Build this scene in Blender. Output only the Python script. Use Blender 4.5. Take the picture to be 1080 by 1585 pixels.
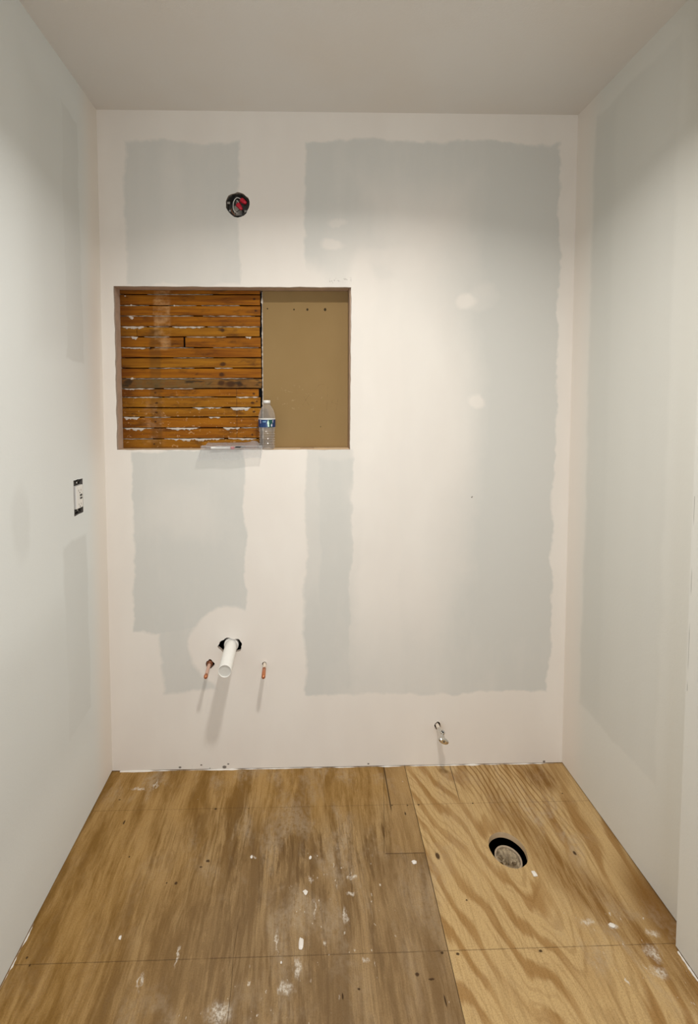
import bpy, bmesh, math, random
from mathutils import Vector, Matrix, noise as mnoise
random.seed(7)
for o in list(bpy.data.objects): bpy.data.objects.remove(o)
S = bpy.context.scene
COL = S.collection
PI = math.pi

# ------------------------------------------------------------------ camera, light, exposure
W, H = 1.7718, 2.5            # alcove width and height in metres; back wall at y = 0, camera at negative y
CAM = (0.74873, -1.6627, 1.4358)
FPX, CX, CY = 680.0, 483.48, 654.65      # focal length and principal point in pixels of the 1080x1585 frame
cd = bpy.data.cameras.new('camera')
cam = bpy.data.objects.new('camera', cd); COL.objects.link(cam)
R = Matrix(((0.99978919, 0.00306693, -0.020302), (-0.02042289, 0.04658041, -0.99870575), (-0.00211729, 0.99890984, 0.04663323)))
cam.matrix_world = Matrix.Translation(CAM) @ R.to_4x4()
cd.sensor_fit = 'VERTICAL'; cd.sensor_height = 36.0
cd.lens = FPX / 1585 * 36.0
cd.shift_x = (540 - CX) / 1585.0
cd.shift_y = -(792.5 - CY) / 1585.0
cd.clip_start = 0.02
S.camera = cam

wd = bpy.data.worlds.new('world'); S.world = wd; wd.use_nodes = True
wd.node_tree.nodes['Background'].inputs[0].default_value = (0.75, 0.86, 1.0, 1)
wd.node_tree.nodes['Background'].inputs[1].default_value = 0.0

LX, LY = 0.93, -1.00          # the downlight in the ceiling
def area(name, loc, rot, size, power, color, shape='DISK', sy=None):
    l = bpy.data.lights.new(name, 'AREA'); l.shape = shape; l.size = size
    if sy: l.size_y = sy
    l.energy = power; l.color = color
    o = bpy.data.objects.new(name, l); COL.objects.link(o); o.location = loc; o.rotation_euler = rot
    return o
area('ceiling_downlight_lamp', (LX, LY, H - 0.004), (0, 0, 0), 0.12, 17.5, (1.0, 0.962, 0.905)).data.spread = math.radians(142)
# added cool fill behind the camera, shining in through the rear doorway
area('cool_fill_lamp', (0.75, -3.9, 1.35), (PI/2, 0, 0), 1.3, 48.0, (0.90, 0.94, 1.0), 'RECTANGLE', 2.0)

S.view_settings.view_transform = 'Standard'
S.view_settings.look = 'None'
S.view_settings.gamma = 1.0
S.view_settings.use_curve_mapping = False
S.view_settings.exposure = 0.0
try:
    S.cycles.max_bounces = 14; S.cycles.diffuse_bounces = 8; S.cycles.transparent_max_bounces = 24
except Exception: pass

# ------------------------------------------------------------------ node helpers
class X:
    """a float or colour socket with arithmetic"""
    def __init__(s, m, k): s.m, s.k = m, k
    def __add__(s, o): return s.m.f('ADD', s, o)
    __radd__ = __add__
    def __sub__(s, o): return s.m.f('SUBTRACT', s, o)
    def __rsub__(s, o): return s.m.f('SUBTRACT', o, s)
    def __mul__(s, o): return s.m.f('MULTIPLY', s, o)
    __rmul__ = __mul__
    def __truediv__(s, o): return s.m.f('DIVIDE', s, o)
class Mat:
    def __init__(s, name, rough=0.6, metal=0.0, spec=0.5):
        s.mat = bpy.data.materials.new(name); s.mat.use_nodes = True
        s.t = s.mat.node_tree; s.b = s.t.nodes['Principled BSDF']; s.out = s.t.nodes['Material Output']
        s.b.inputs['Roughness'].default_value = rough; s.b.inputs['Metallic'].default_value = metal
        s.b.inputs['Specular IOR Level'].default_value = spec
    def n(s, t): return s.t.nodes.new(t)
    def put(s, inp, v):
        if isinstance(v, X): s.t.links.new(v.k, inp)
        elif isinstance(v, (tuple, list)) and len(v) == 3 and len(inp.default_value) == 4: inp.default_value = (*v, 1)
        else: inp.default_value = v
    def f(s, op, a, b=None, c=None, clamp=False):
        n = s.n('ShaderNodeMath'); n.operation = op; n.use_clamp = clamp
        s.put(n.inputs[0], a)
        if b is not None: s.put(n.inputs[1], b)
        if c is not None: s.put(n.inputs[2], c)
        return X(s, n.outputs[0])
    def mn(s, a, b): return s.f('MINIMUM', a, b)
    def mx(s, a, b): return s.f('MAXIMUM', a, b)
    def ab(s, a): return s.f('ABSOLUTE', a)
    def clamp(s, a): return s.f('ADD', a, 0.0, clamp=True)
    def ss(s, e0, e1, x):
        n = s.n('ShaderNodeMapRange'); n.interpolation_type = 'SMOOTHSTEP'
        s.put(n.inputs['Value'], x)
        n.inputs['From Min'].default_value = e0; n.inputs['From Max'].default_value = e1
        if e0 > e1:
            n.inputs['From Min'].default_value = e1; n.inputs['From Max'].default_value = e0
            n.inputs['To Min'].default_value = 1; n.inputs['To Max'].default_value = 0
        return X(s, n.outputs[0])
    def xyz(s):
        tc = s.n('ShaderNodeTexCoord'); sp = s.n('ShaderNodeSeparateXYZ')
        s.t.links.new(tc.outputs['Object'], sp.inputs[0]); s.objv = X(s, tc.outputs['Object'])
        return [X(s, sp.outputs[i]) for i in range(3)]
    def vec(s, a, b, c):
        n = s.n('ShaderNodeCombineXYZ')
        for i, v in enumerate((a, b, c)): s.put(n.inputs[i], v)
        return X(s, n.outputs[0])
    def noise(s, v, scale=1.0, detail=3, rough=0.5, dist=0.0):
        n = s.n('ShaderNodeTexNoise'); s.put(n.inputs['Vector'], v)
        n.inputs['Scale'].default_value = scale; n.inputs['Detail'].default_value = detail
        n.inputs['Roughness'].default_value = rough; n.inputs['Distortion'].default_value = dist
        return X(s, n.outputs[0])
    def mix(s, fac, a, b, mode='MIX'):
        n = s.n('ShaderNodeMix'); n.data_type = 'RGBA'; n.blend_type = mode
        s.put(n.inputs[0], fac); s.put(n.inputs[6], a); s.put(n.inputs[7], b)
        return X(s, n.outputs[2])
    def rect(s, a, b, a0, a1, b0, b1, soft=0.01):
        d = s.mx(s.ab(a - (a0+a1)/2) - (a1-a0)/2, s.ab(b - (b0+b1)/2) - (b1-b0)/2)
        return s.ss(soft, -soft, d)
    def ell(s, a, b, ca, cb, ra, rb, soft=0.3):
        u = (a - ca) / ra; v = (b - cb) / rb
        r = s.f('SQRT', u*u + v*v)
        return s.ss(1 + soft, 1 - soft, r)
    def color(s, v): s.put(s.b.inputs['Base Color'], v); return s
    def bump(s, h, strength=0.3, dist=0.001):
        n = s.n('ShaderNodeBump'); s.put(n.inputs['Height'], h)
        n.inputs['Strength'].default_value = strength; n.inputs['Distance'].default_value = dist
        s.t.links.new(n.outputs[0], s.b.inputs['Normal']); return s

COMPOUND = (0.80, 0.755, 0.70)     # dried joint compound, warm white
BOARD = (0.645, 0.640, 0.605)        # bare primed board, cooler and greyer

def plain(name, col, rough=0.5, metal=0.0, spec=0.5, var=0.12, scale=60):
    m = Mat(name, rough, metal, spec); m.xyz()
    nz = m.noise(m.objv, scale, 4, 0.6)
    m.color(m.mix(nz, tuple(c*(1-var) for c in col), tuple(min(1, c*(1+var)) for c in col)))
    m.bump(nz, 0.15, 0.0006)
    return m.mat

def wall_back_mat():
    m = Mat('taped drywall back', 0.75, spec=0.25); x, y, z = m.xyz()
    wv = m.noise(m.objv, 5.0, 4, 0.6); wv2 = m.noise(m.vec(x + 7.3, 0.0, z), 5.0, 4, 0.6)
    fz = m.noise(m.vec(x*1.0, 2.0, z*1.0), 26.0, 3, 0.6)
    px = x + (wv - 0.5) * 0.080 + (fz-0.5)*0.012; pz = z + (wv2 - 0.5) * 0.090 + (fz-0.5)*0.012
    cl = m.noise(m.vec(x*3.0, 0.0, z*1.3), 1.6, 3, 0.55)
    cl2 = m.noise(m.vec(x*9.0, 3.0, z*1.2), 1.3, 4, 0.6)
    # bare board left uncovered between the taped seams
    p1 = m.rect(px, pz, 0.098, 0.518, 1.87, 2.39, 0.009) * 0.85
    p1i = m.mx(m.ell(px, pz, 0.31, 1.93, 0.19, 0.22, 0.7) * 0.40, m.ell(px, pz, 0.27, 2.16, 0.05, 0.20, 0.7) * 0.25)
    p2 = m.rect(px, pz, 0.755, 1.712, 0.30, 2.40, 0.007)
    cloud = m.rect(px + (cl-0.5)*0.25, pz, 0.99, 1.33, 0.25, 2.22, 0.17) * 0.85
    cloud2 = m.rect(px, pz, 0.93, 1.16, 0.25, 1.93, 0.05) * 0.9
    cl3 = m.ell(px, pz, 1.05, 1.35, 0.36, 0.72, 0.4) * 0.85
    over = m.mx(m.mx(cloud, cloud2), cl3)
    low = m.ss(0.75, 0.35, z) * 0.55
    over = m.mx(over, m.ell(px + (cl-0.5)*0.3, pz, 1.17, 1.98, 0.20, 0.26, 0.9) * 0.6)
    p2 = p2 * (1.0 - over * (1.0 - low))
    # openings corners smeared with compound
    cor = m.ell(px, pz, 0.70, 1.86, 0.16, 0.10, 0.35)
    corr = m.ell(px, pz, 0.965, 1.86, 0.055, 0.13, 0.35)
    strip = m.rect(px, pz, 0.752, 0.934, 0.32, 1.26, 0.007) * 0.72
    strip2 = m.rect(px, pz, 0.81, 0.93, 0.30, 1.22, 0.01) * 0.25
    p3 = m.mx(m.rect(px, pz, 0.098, 0.525, 0.56, 1.26, 0.006), m.rect(px, pz, 0.20, 0.40, 0.31, 0.62, 0.01) * 0.85)
    p3 = p3 * (1.0 - m.ell(px, pz, 0.470, 0.485, 0.165, 0.165, 0.06))
    p3 = p3 * (1.0 - m.ell(px, pz, 0.29, 1.02, 0.13, 0.10, 0.6) * 0.35)
    right = m.rect(px, pz, 1.42, 1.712, 0.55, 2.33, 0.07) * 0.22
    g = m.mx(m.mx(p1 - p1i, p2), m.mx(p3, m.mx(strip, 0.0) + strip2))
    for (a, b, ra, rb, k) in ((0.857, 2.026, 0.04, 0.022, .8), (0.88, 2.11, 0.03, 0.012, .5), (0.976, 1.853, 0.05, 0.06, .9), (1.126, 1.973, 0.08, 0.05, .5), (1.36, 1.823, 0.036, 0.03, .9), (1.43, 1.83, 0.07, 0.05, .35), (1.409, 1.447, 0.03, 0.028, .9), (0.976, 1.246, 0.05, 0.045, .6), (0.965, 1.09, 0.04, 0.06, .5), (1.03, 1.98, 0.05, 0.03, .5)):
        g = g * (1.0 - m.ell(px, pz, a, b, ra, rb, 0.35) * k)
    g = g * (1.0 - cor) * (1.0 - corr)
    mot = m.noise(m.vec(x, 9.0, z*0.7), 7.0, 4, 0.65)
    g = m.clamp(g * (0.45 + cl2 * 0.5 + mot * 0.6) + right)
    base = m.mix(m.ss(0.35, 0.7, cl), COMPOUND, (0.83, 0.79, 0.735))
    col = m.mix(g, base, BOARD)
    # faint skim at the bottom, nicks and specks of dirt just above the floor
    fine = m.noise(m.objv, 120, 2, 0.6)
    nick = m.ss(0.66, 0.72, m.noise(m.objv, 60, 3, 0.6)) * m.rect(x, z, 0.31, 0.47, 0.004, 0.026, 0.006)
    for (a, b, r) in ((0.262, 0.012, 0.004), (0.345, 0.020, 0.003), (0.435, 0.010, 0.006), (0.450, 0.022, 0.003), (1.395, 1.07, 0.0022), (1.397, 1.073, 0.0014), (1.0, 0.012, 0.003), (1.70, 0.008, 0.004)):
        nick = m.mx(nick, m.ell(x, z, a, b, r*1.3, r, 0.3))
    pen = m.ss(0.56, 0.62, m.noise(m.objv, 130, 2, 0.5)) * m.rect(px, pz, 0.845, 0.925, 1.885, 1.90, 0.006) * 0.30
    col = m.mix(m.clamp(nick * 0.85 + pen), col, (0.10, 0.08, 0.06))
    m.color(col)
    m.bump(fine * 0.35 + wv * 1.2 + g * -0.4, 0.16, 0.002)
    return m.mat

def side_wall_mat(name, side):
    m = Mat(name, 0.75, spec=0.25); x, y, z = m.xyz()
    a = m.noise(m.vec(0.0, y, z), 5.0, 4, 0.6); b = m.noise(m.vec(4.0, y, z), 5.0, 4, 0.6)
    py = y + (a - 0.5) * 0.05; pz = z + (b - 0.5) * 0.07
    cl = m.noise(m.vec(3.0, y*5.0, z*1.0), 1.6, 3, 0.5)
    if side == 'left':
        g = m.rect(py, pz, -0.245, -0.142, 1.57, 2.37, 0.008) * 0.75
        g = m.mx(g, m.rect(py, pz, -0.42, -0.142, 1.60, 2.37, 0.07) * 0.5)
        g = m.mx(g, m.rect(py, pz, -0.30, -0.152, 0.36, 0.985, 0.010) * 0.70)
        g = m.mx(g, m.rect(py, pz, -0.75, -0.16, 0.30, 0.80, 0.10) * 0.55)
        g = m.mx(g, m.ell(py, pz, -0.50, 1.12, 0.04, 0.10, 0.3) * 0.4)
        g = g + m.rect(py, pz, -0.9, -0.28, 1.02, 1.60, 0.12) * 0.12
    else:
        g = m.rect(py, pz, -0.45, -0.100, 0.315, 2.425, 0.010) * (0.62 - m.ss(-0.2, -0.45, y) * 0.25)
        g = g + m.rect(py, pz, -0.205, -0.104, 0.34, 2.40, 0.014) * 0.18
        g = g + m.rect(py, pz, -0.45, -0.34, 0.34, 1.95, 0.03) * 0.12
    g = m.clamp(g * (0.62 + cl * 0.5)) * 0.85
    warm = m.ss(-0.16, -0.03, y)
    comp = m.mix(warm, (0.755, 0.785, 0.78) if side == 'left' else (0.715, 0.718, 0.68), COMPOUND)
    col = m.mix(g, comp, (0.62, 0.635, 0.62) if side == 'left' else (0.60, 0.605, 0.57))
    if side == 'right':     # hairline crack beside the corner bead
        k = m.rect(y, z, -0.5965, -0.5955, 0.70, 1.20, 0.0006) * m.ss(0.44, 0.52, m.noise(m.vec(0.0, 0.0, z), 7, 1))
        col = m.mix(k * 0.8, col, (0.08, 0.07, 0.06))
    m.color(col)
    fine = m.noise(m.objv, 130, 2, 0.6)
    m.bump(fine * 0.6 + a * 1.0 + g * -0.4, 0.2, 0.002)
    return m.mat

def ceiling_mat():
    m = Mat('ceiling primer', 0.8, spec=0.2); x, y, z = m.xyz()
    a = m.noise(m.vec(x, y, 0.0), 2.2, 3, 0.5)
    m.color(m.mix(m.ss(0.35, 0.65, a), (0.70, 0.665, 0.625), (0.71, 0.69, 0.665)))
    m.bump(m.noise(m.objv, 140, 2, 0.6), 0.2, 0.002)
    return m.mat

def floor_mat():
    m = Mat('plywood subfloor', 0.6, spec=0.15); x, y, z = m.xyz()
    seam = 1.1435 + (y * 0.035)                         # the slightly slanting joint between two sheets
    w1 = m.noise(m.vec(x*2.2, y*0.9, 0.0), 2.0, 3, 0.55)
    # ---- sheet on the left: worn, grey brown, streaky
    st = m.noise(m.vec(x*15.0 + w1*1.3, y*2.4, 1.0), 1.0, 7, 0.70)
    st2 = m.noise(m.vec(x*46.0 + w1*1.8, y*4.6, 2.0), 1.0, 6, 0.70)
    st3 = m.noise(m.vec(x*160.0, y*5.0, 5.0), 1.0, 3, 0.6)
    pale = (0.400, 0.262, 0.120); brown = (0.110, 0.056, 0.015)
    left = m.mix(m.ss(0.40, 0.60, st), pale, (0.205, 0.118, 0.042))
    left = m.mix(m.ss(0.53, 0.62, st2) * 0.85, left, brown)
    band = m.noise(m.vec(x*10.0 + w1*0.8, y*2.6, 9.0), 1.0, 7, 0.72)
    left = m.mix(m.ss(0.53, 0.55, band) * 0.42, left, brown)
    left = m.mix(m.ss(0.57, 0.59, st) * 0.35, left, (0.15, 0.085, 0.03))
    fib = m.noise(m.vec(x*300.0, y*22.0, 6.0), 1.0, 3, 0.7)
    left = m.mix(m.ss(0.45, 0.65, st3) * 0.5, left, (0.13, 0.072, 0.024))
    pk = m.noise(m.vec(x*34.0 + w1*3.0, y*2.4, 17.0), 1.0, 4, 0.65)
    left = m.mix(m.ss(0.56, 0.60, pk) * 0.35, left, (0.48, 0.33, 0.16))
    left = m.mix(m.ss(0.44, 0.40, pk) * 0.30, left, (0.13, 0.07, 0.02))
    left = m.mix(m.ss(0.52, 0.72, fib) * 0.35, left, (0.11, 0.06, 0.02))
    # golden, less worn wood along the walls
    gold = m.mx(m.ss(0.62, 0.12, x + (w1-0.5)*0.5), m.ss(-0.30, -0.08, y + (w1-0.5)*0.35) * 0.9)
    left = m.mix(gold * 0.7, left, m.mix(m.ss(0.40, 0.62, st), (0.43, 0.255, 0.082), (0.245, 0.125, 0.022)))
    worn = m.ell(x, y, 0.70, -0.66, 0.40, 0.30, 0.6)
    left = m.mix(worn * 0.4, left, m.mix(st2, (0.19, 0.122, 0.064), (0.29, 0.202, 0.116)))
    # ---- sheet on the right: bright pine face with cathedral figure
    xs = x + y*0.20 + (w1 - 0.5)*0.11
    dx = xs - 1.325
    F = m.f('SQRT', dx*dx + 0.0007) * 3.0 - y*1.05 + (m.noise(m.vec(x*5.0, y*2.0, 4.0), 1.0, 3, 0.5) - 0.5) * 0.50
    s = m.f('SINE', F * 2*PI * 4.6 + m.noise(m.vec(x*16.0, y*2.2, 0.0), 1.0, 4, 0.6) * 7.0)
    ln = m.ss(0.0, 0.9, s)
    wide = m.ss(0.42, 0.62, m.noise(m.vec(xs*8.0, y*1.6, 7.0), 1.0, 2, 0.5))
    fine = m.f('SINE', xs * 2*PI * 55.0 + m.noise(m.vec(x*9.0, y*2.0, 3.0), 1.0, 3, 0.5) * 9.0)
    topf = m.ss(-0.42, -0.10, y) * m.rect(xs, y, 1.34, 1.62, -0.9, 0.1, 0.07)
    right = m.mix(m.clamp(ln * 0.68 * (0.25 + m.ss(0.35, 0.62, m.noise(m.vec(x*5.0, y*3.0, 21.0), 1.0, 3, 0.5)) * 0.8)), (0.56, 0.385, 0.180), (0.285, 0.138, 0.032))
    s2 = m.f('SINE', F * 2*PI * 15.0 + m.noise(m.vec(x*22.0, y*2.5, 30.0), 1.0, 4, 0.6) * 7.0)
    right = m.mix(m.ss(0.3, 1.0, s2) * 0.30 * m.ss(0.4, 0.6, band), right, (0.22, 0.105, 0.025))
    right = m.mix(m.ss(0.2, 0.95, fine) * topf * 0.75, right, (0.22, 0.105, 0.025))
    right = m.mix(m.ss(0.45, 0.7, st3) * 0.25, right, (0.2, 0.105, 0.03))
    right = m.mix(m.ss(0.52, 0.72, fib) * 0.25, right, (0.2, 0.11, 0.035))
    # dark heartwood sweep toward the right hand corner
    sweep = m.ell(x + y*0.45 + (w1-0.5)*0.15, y, 1.375, -0.47, 0.055, 0.34, 0.55)
    sweep2 = m.ell(x, y, 1.76, -0.52, 0.07, 0.13, 0.6)
    top = m.ell(x + (w1-0.5)*0.2, y, 1.66, -0.06, 0.07, 0.06, 0.5)
    ridge = m.ss(0.40, 0.62, st2)
    right = m.mix(m.mx(m.mx(sweep * (0.35+ridge*0.5), sweep2*0.9), top * (0.3+ridge*0.6)), right, (0.19, 0.082, 0.010))
    isr = m.ss(-0.0015, 0.0015, x - seam)
    # strip let in beside the seam
    strip = m.rect(x - y*0.10, y, 1.062, 1.30, -0.335, 0.02, 0.001) * (1.0 - isr)
    left = m.mix(strip * 0.6, left, m.mix(st, (0.46, 0.31, 0.145), (0.27, 0.152, 0.055)))
    nearr = m.rect(x, y, 0.97, 1.30, -1.6, -0.335, 0.04) * (1.0 - isr)
    left = m.mix(nearr * 0.55, left, m.mix(m.ss(0.4, 0.6, st), (0.33, 0.222, 0.115), (0.21, 0.128, 0.058)))
    col = m.mix(isr, left, right)
    gr = m.noise(m.objv, 330, 3, 0.75)
    col = m.mix(m.ss(0.45, 0.65, gr) * 0.28, col, (0.10, 0.055, 0.018))
    # smears of compound dust
    sm = m.noise(m.vec(x*7.0, y*4.0, 11.0), 1.3, 5, 0.65, 0.6)
    wall_d = m.mx(m.ss(-0.13, -0.02, y) * 0.8, m.mx(m.ell(x, y, 0.13, -0.07, 0.13, 0.07, 0.6), m.ell(x, y, 0.76, -0.35, 0.35, 0.28, 0.7) * 0.7))
    wall_d = m.mx(wall_d, m.mx(m.ell(x, y, 1.62, -0.60, 0.16, 0.10, 0.6), m.ell(x, y, 1.58, -0.23, 0.16, 0.12, 0.7)))
    wall_d = m.mx(wall_d, m.ell(x, y, 0.56, -0.76, 0.3, 0.12, 0.6) * 0.7)
    sme = m.ss(0.47, 0.68, sm) * (wall_d * 0.75 + 0.12)
    col = m.mix(m.clamp(sme) * 0.62 * m.ss(0.25, 0.6, m.noise(m.objv, 70, 3, 0.7)), col, (0.46, 0.375, 0.27))
    # spatter
    sp = m.noise(m.vec(x*60.0, y*34.0, 0.0), 1.0, 3, 0.6)
    zone = m.mx(m.mx(m.ell(x - y*0.0, y, 0.86, -0.47, 0.13, 0.17, 0.6) * 0.75, m.ell(x + y*0.3, y, 1.455, -0.60, 0.13, 0.10, 0.5)), m.ell(x, y, 0.62, -0.70, 0.16, 0.08, 0.6) * 0.6)
    spat = m.ss(0.655, 0.69, sp) * m.ss(0.05, 0.4, zone) * 0.8 + m.ss(0.745, 0.76, sp) * 0.6
    brk2 = m.ss(0.40, 0.60, m.noise(m.objv, 150, 3, 0.7))
    for (a, b, ra, rb) in ((0.892, -0.400, .013, .006), (0.885, -0.445, .014, .005), (0.673, -0.556, .0025, .028), (0.776, -0.480, .004, .024), (0.766, -0.405, .007, .010),
                           (0.59, -0.338, .004, .005), (0.418, -0.581, .004, .020), (0.338, -0.63, .004, .018), (0.86, -0.50, .008, .02), (0.73, -0.61, .012, .02), (0.70, -0.65, .02, .012),
                           (0.545, -0.69, .03, .02), (0.903, -0.60, .01, .005), (1.59, -0.543, .014, .006), (1.528, -0.530, .018, .007), (1.655, -0.60, .02, .02), (1.69, -0.56, .016, .008),
                           (1.64, -0.64, .02, .014), (0.80, -0.56, .006, .006), (0.13, -0.08, .03, .006), (0.19, -0.06, .005, .02)):
        spat = m.mx(spat, m.ell(x + (sp-0.5)*0.05, y + (st2-0.5)*0.03, a, b, ra*0.8, rb*0.8, 0.7) * 0.8)
    spat = spat * (0.25 + brk2 * 0.75)
    col = m.mix(m.clamp(spat), col, (0.70, 0.64, 0.55))
    # chalk / saw lines, joint, nail heads, knots
    brk = m.ss(0.33, 0.50, m.noise(m.vec(x*5.0, 0.0, y), 3, 2))
    d = m.rect(x, y + (w1-0.5)*0.004, -1, 3, -0.1660, -0.1648, 0.0010) * (0.15 + brk*0.35)
    d = m.mx(d, m.rect(x, y - x*0.004, -1, 3, -0.5898, -0.5886, 0.0012) * (0.25 + brk*0.45))
    d = m.mx(d, m.ss(0.0018, 0.0004, m.ab(x - seam + (w1-0.5)*0.006)) * (0.45 + brk*0.45))
    d = m.mx(d, m.ss(0.0030, 0.0010, m.ab(x - 1.0610 - y*0.04)) * m.ss(-0.20, -0.17, y) * 0.9)
    d = m.mx(d, m.ss(0.0020, 0.0006, m.ab(x - 1.0610 - y*0.18)) * m.ss(-0.335, -0.33, y) * 0.45)
    d = m.mx(d, m.rect(x, y, 1.005, 1.130, -0.3355, -0.3330, 0.0008) * 0.7)
    d = m.mx(d, m.ss(0.0022, 0.0007, m.ab(x - 1.323 - y*0.10)) * m.ss(-0.17, -0.13, y) * 0.75)
    d = m.mx(d, m.ss(0.0016, 0.0005, m.ab(x - 0.555 - (w1-0.5)*0.10)) * m.ss(-0.50, -0.53, y) * 0.6)
    for (a, b, ra, rb) in ((0.434, -0.167, .006, .005), (0.445, -0.345, .008, .0055), (0.427, -0.362, .006, .003), (0.363, -0.406, .006, .0055), (0.079, -0.123, .005, .003), (1.169, -0.345, .009, .014),
                           (0.193, -0.325, .0035, .0035), (0.028, -0.575, .0035, .004), (0.045, -0.590, .003, .004), (0.839, -0.667, .0025, .008), (0.55, -0.168, .003, .002), (1.155, -0.168, .005, .003),
                           (1.115, -0.168, .004, .003), (1.06, -0.167, .004, .003), (1.35, -0.166, .004, .003), (1.10, -0.20, .003, .008), (1.106, -0.588, .005, .004), (1.146, -0.592, .006, .004), (1.365, -0.590, .006, .004),
                           (1.694, -0.134, .004, .003), (1.608, -0.345, .006, .009), (1.063, -0.64, .010, .003), (1.03, -0.63, .007, .005), (1.085, -0.68, .003, .014), (1.215, -0.47, .004, .003), (0.88, -0.655, .005, .003), (0.13, -0.21, .004, .010), (0.335, -0.405, .003, .003)):
        d = m.mx(d, m.ell(x + (st3-0.5)*0.003, y + (st2-0.5)*0.008, a, b, ra*0.72, rb*0.72, 0.35) * 0.92)
    col = m.mix(m.clamp(d), col, (0.045, 0.022, 0.008))
    m.color(col)
    m.bump(st3 * 0.5 + st2 * 0.5 - d * 1.5 + m.clamp(spat) * 0.8, 0.25, 0.0015)
    m.put(m.b.inputs['Roughness'], 0.42 + st2 * 0.3)
    return m.mat

def lath_mat(name, c0, c1, dark, mould=0.0):
    m = Mat(name, 0.6, spec=0.15); x, y, z = m.xyz()
    oi = m.n('ShaderNodeObjectInfo'); rnd = X(m, oi.outputs['Random'])
    gr = m.noise(m.vec(x*5.0 + rnd*30.0, rnd*9.0, z*90.0), 1.0, 4, 0.6)
    kn = m.noise(m.vec(x*16.0 + rnd*50.0, 0.0, z*45.0), 1.0, 2, 0.5)
    col = m.mix(m.ss(0.3, 0.7, gr), c0, c1)
    blot = m.noise(m.vec(x*8.0 + rnd*20.0, rnd*5.0, z*25.0), 1.0, 4, 0.7)
    col = m.mix(m.ss(0.50, 0.72, blot) * 0.6, col, dark)
    col = m.mix(m.ss(0.13, 0.045, x + (blot-0.5)*0.06) * 0.45, col, (0.07, 0.016, 0.003))  # left ends darkened: the niche frame's shade put into the colour
    col = m.mix(m.ss(0.66, 0.78, kn) * 0.8, col, dark)
    fog = m.noise(m.vec(x*20.0, 2.0, z*30.0), 1.0, 4, 0.65)
    # smear of old mortar wash down one bay, and a dark vertical band
    wx = x + (fog - 0.5) * 0.03
    col = m.mix(m.rect(wx, z, 0.175, 0.237, 1.64, 1.90, 0.006) * m.ss(0.35, 0.7, fog) * 0.55, col, (0.58, 0.36, 0.17))
    col = m.mix(m.rect(wx, z, 0.135, 0.20, 1.28, 1.44, 0.02) * m.ss(0.4, 0.7, fog) * 0.5, col, (0.45, 0.27, 0.15))
    col = m.mix(m.rect(wx, z, 0.155, 0.197, 1.2, 1.72, 0.006) * 0.40, col, (0.10, 0.045, 0.01))
    col = m.mix(m.rect(x, z, 0.4875, 0.4895, 1.29, 1.492, 0.0006) * 0.8, col, (0.06, 0.02, 0.004))
    col = m.mix(m.ss(0.60, 0.66, m.noise(m.vec(x*60.0, 5.0, z*80.0), 1.0, 3, 0.6)) * m.ss(1.55, 1.30, z) * 0.5, col, (0.62, 0.40, 0.20))
    for (a, b, r) in ((0.56, 1.835, .004), (0.565, 1.79, .004), (0.556, 1.47, .004), (0.55, 1.435, .0045), (0.568, 1.44, .003), (0.555, 1.40, .004), (0.548, 1.31, .0035), (0.175, 1.475, .0035), (0.178, 1.435, .0035), (0.176, 1.398, .0035), (0.172, 1.362, .0035), (0.165, 1.275, .003),
                      (0.435, 1.715, .007), (0.437, 1.585, .008), (0.432, 1.545, .008), (0.16, 1.645, .004), (0.43, 1.512, .011), (0.465, 1.509, .012), (0.50, 1.507, .008), (0.18, 1.500, .006)):
        col = m.mix(m.ell(wx, z, a, b, r*1.4, r, 0.5) * 0.85, col, (0.04, 0.014, 0.004))
    if mould:
        col = m.mix(m.ss(0.40, 0.60, fog) * mould * m.ss(0.44, 0.34, x) * 0.8, col, (0.13, 0.09, 0.035))
        col = m.mix(m.ss(0.55, 0.65, kn) * 0.8, col, (0.03, 0.02, 0.01))
    m.color(col); m.bump(gr, 0.3, 0.001)
    return m.mat

def film_mat(name, tint, fac, rough=0.15, gloss=0.5):
    """thin clear plastic film or shell: see-through with a milky and a glossy share"""
    m = Mat(name, rough); t = m.t; x, y, z = m.xyz()
    tr = m.n('ShaderNodeBsdfTransparent'); tr.inputs[0].default_value = (0.96, 0.97, 0.97, 1)
    m.b.inputs['Base Color'].default_value = (*tint, 1); m.b.inputs['Specular IOR Level'].default_value = 1.0
    lw = m.n('ShaderNodeLayerWeight'); lw.inputs[0].default_value = 0.35
    nz = m.noise(m.objv, 90, 3, 0.6)
    fr = X(m, lw.outputs['Facing'])
    k = m.clamp(fac * (0.6 + nz*0.8) + fr * fr * gloss)
    mx = m.n('ShaderNodeMixShader'); m.put(mx.inputs[0], k)
    t.links.new(tr.outputs[0], mx.inputs[1]); t.links.new(m.b.outputs[0], mx.inputs[2]); t.links.new(mx.outputs[0], m.out.inputs[0])
    n = m.n('ShaderNodeBump'); n.inputs['Strength'].default_value = 0.25; n.inputs['Distance'].default_value = 0.001
    m.put(n.inputs['Height'], nz); t.links.new(n.outputs[0], m.b.inputs['Normal'])
    return m.mat

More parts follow.
